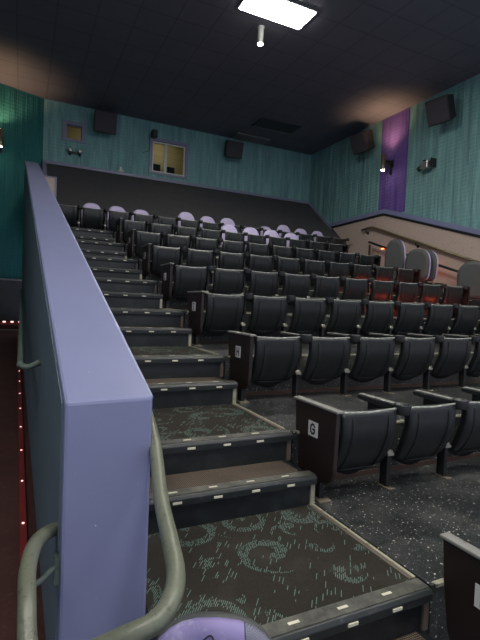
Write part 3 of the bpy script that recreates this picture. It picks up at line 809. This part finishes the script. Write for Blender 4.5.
# loose seat backs standing in the side aisle
def loose(name, x, y, z, rz, tilt, w, h, lab, th=.075):
    r = empty(name, (x, y, z), rz); r.rotation_euler = (tilt, 0, rz)
    back_shape(r, w, h, th, 0, 0, 0, cx=0, cd=.045)
    tag(r, lab, 'seat back'); return r
loose('seat_back', 6.0, 6.5, 1.875, 1.82, 0.0, .49, .97, 'grey loose seat back standing alone behind the end of row K')
loose('seat_back', 5.97, 5.80, 1.875, 1.82, 0.0, .55, .68, 'grey loose seat back with lavender edge, front of the leaning pair')
loose('seat_back', 6.20, 5.80, 1.875, 1.82, 0.0, .53, .68, 'grey loose seat back behind the other one of the pair')
loose('seat_back', 6.18, 4.61, 1.500, 1.85, 0.0, .60, .73, 'grey loose seat back nearest the right edge of the photo')
# foreground lavender seat back on the step below the first landing
fb = empty('seat_back', (-1.115, -.19, -RS+.004), -.25); fb.rotation_euler = (-.05, .04, -.42)
back_shape(fb, .43, .435, .07, 0, 0, 0, cx=0, fabric='fg_fabric')
bm = bmesh.new(); 
tube(bm, smoothpath([(-.045, -.0135, .385), (-.02, -.0125, .405), (.0, -.0145, .375), (.03, -.0145, .34), (.07, -.0145, .27)], 5), .0022, 6)
obj('seam', bm, M['ink'], fb)
tag(fb, 'worn lavender seat back in the foreground below the end of the handrail', 'seat back')

# ------------------------------------------------------------------ handrail wrapping the end of the half wall
h = empty('handrail', (-1.3, 0, .5)); tag(h, 'thick grey-green pipe handrail wrapping round the near end of the half wall', 'handrail')
path = [(-1.14, 2.6, 1.35), (-1.140, 1.2, .955), (-1.150, .62, .772), (-1.167, .343, .676), (-1.223, .032, .579), (-1.262, -.216, .549), (-1.283, -.329, .532), (-1.318, -.401, .519), (-1.365, -.435, .5), (-1.43, -.427, .478), (-1.488, -.389, .437), (-1.55, -0.308, 0.355), (-1.599, -0.231, 0.312), (-1.621, -0.164, 0.329), (-1.624, -0.071, 0.392), (-1.621, 0.039, 0.421), (-1.596, 0.183, 0.42), (-1.543, 0.355, 0.369), (-1.50, .37, .369)]
bm = bmesh.new(); tube(bm, [q-Vector((-1.3, 0, .5)) for q in smoothpath(path, 5)], .0245, 18); obj('pipe', bm, M['pipe'], h)
bm = bmesh.new(); tube(bm, [Vector(q)-Vector((-1.3, 0, .5)) for q in smoothpath([(-1.635, .02, .42), (-1.60, .10, .33), (-1.54, .27, .27), (-1.505, .30, .27)], 4)], .009, 8)
box(bm, -1.53+1.3, -1.505+1.3, .285, .335, .20-.5, .30-.5)
tag(obj('bracket', bm, M['pipe_dull'], h), 'dull bracket between pipe and wall')
h = empty('handrail', (-1.64, 3, .8)); tag(h, 'slim dull green handrail further back on the corridor side of the half wall', 'handrail')
bm = bmesh.new(); tube(bm, smoothpath([(.10, -1.32, .02), (.03, -1.33, -.01), (-.015, -1.28, .0), (-.015, -1.1, .02), (-.02, 1, .18), (-.04, 5.2, .53)], 6), .019, 12); obj('pipe', bm, M['pipe_dull'], h)

# ------------------------------------------------------------------ lights / world / camera
w = bpy.data.worlds.new('World'); bpy.context.scene.world = w; w.use_nodes = True
w.node_tree.nodes['Background'].inputs[0].default_value = (.55, .6, .75, 1); w.node_tree.nodes['Background'].inputs[1].default_value = .55
def area(name, loc, size, e, col=(1, .97, .9), rot=(0, 0, 0)):
    l = bpy.data.lights.new(name, 'AREA'); l.shape = 'RECTANGLE'; l.size, l.size_y = size; l.energy = e; l.color = col
    o = bpy.data.objects.new(name, l); C.objects.link(o); o.location = loc; o.rotation_euler = rot
area('booth_lamp', (1.2, YB+.7, 6.3), (2.5, .5), 5, (1, .85, .6))

cam = bpy.data.cameras.new('Camera'); co = bpy.data.objects.new('Camera', cam); C.objects.link(co)
r = Vector((.90189906, -.43007393, .04018088)); u = Vector((-.02101038, .04923347, .99856629)); f = Vector((.43143557, .90145021, -.0353676))
mw = Matrix((r, u, -f)).transposed().to_4x4(); mw.translation = Vector((-1.65340832, -1.42189, 1.2322603))
co.matrix_world = mw
cam.sensor_fit = 'HORIZONTAL'; cam.sensor_width = 36; cam.lens = 36*456.3886/480; cam.clip_start = .05
sc = bpy.context.scene; sc.camera = co
sc.view_settings.view_transform = 'Standard'; sc.view_settings.look = 'None'; sc.view_settings.gamma = 1; sc.view_settings.use_curve_mapping = False
sc.view_settings.exposure = 0.72
sc.cycles.max_bounces = 6; sc.cycles.sample_clamp_indirect = 4
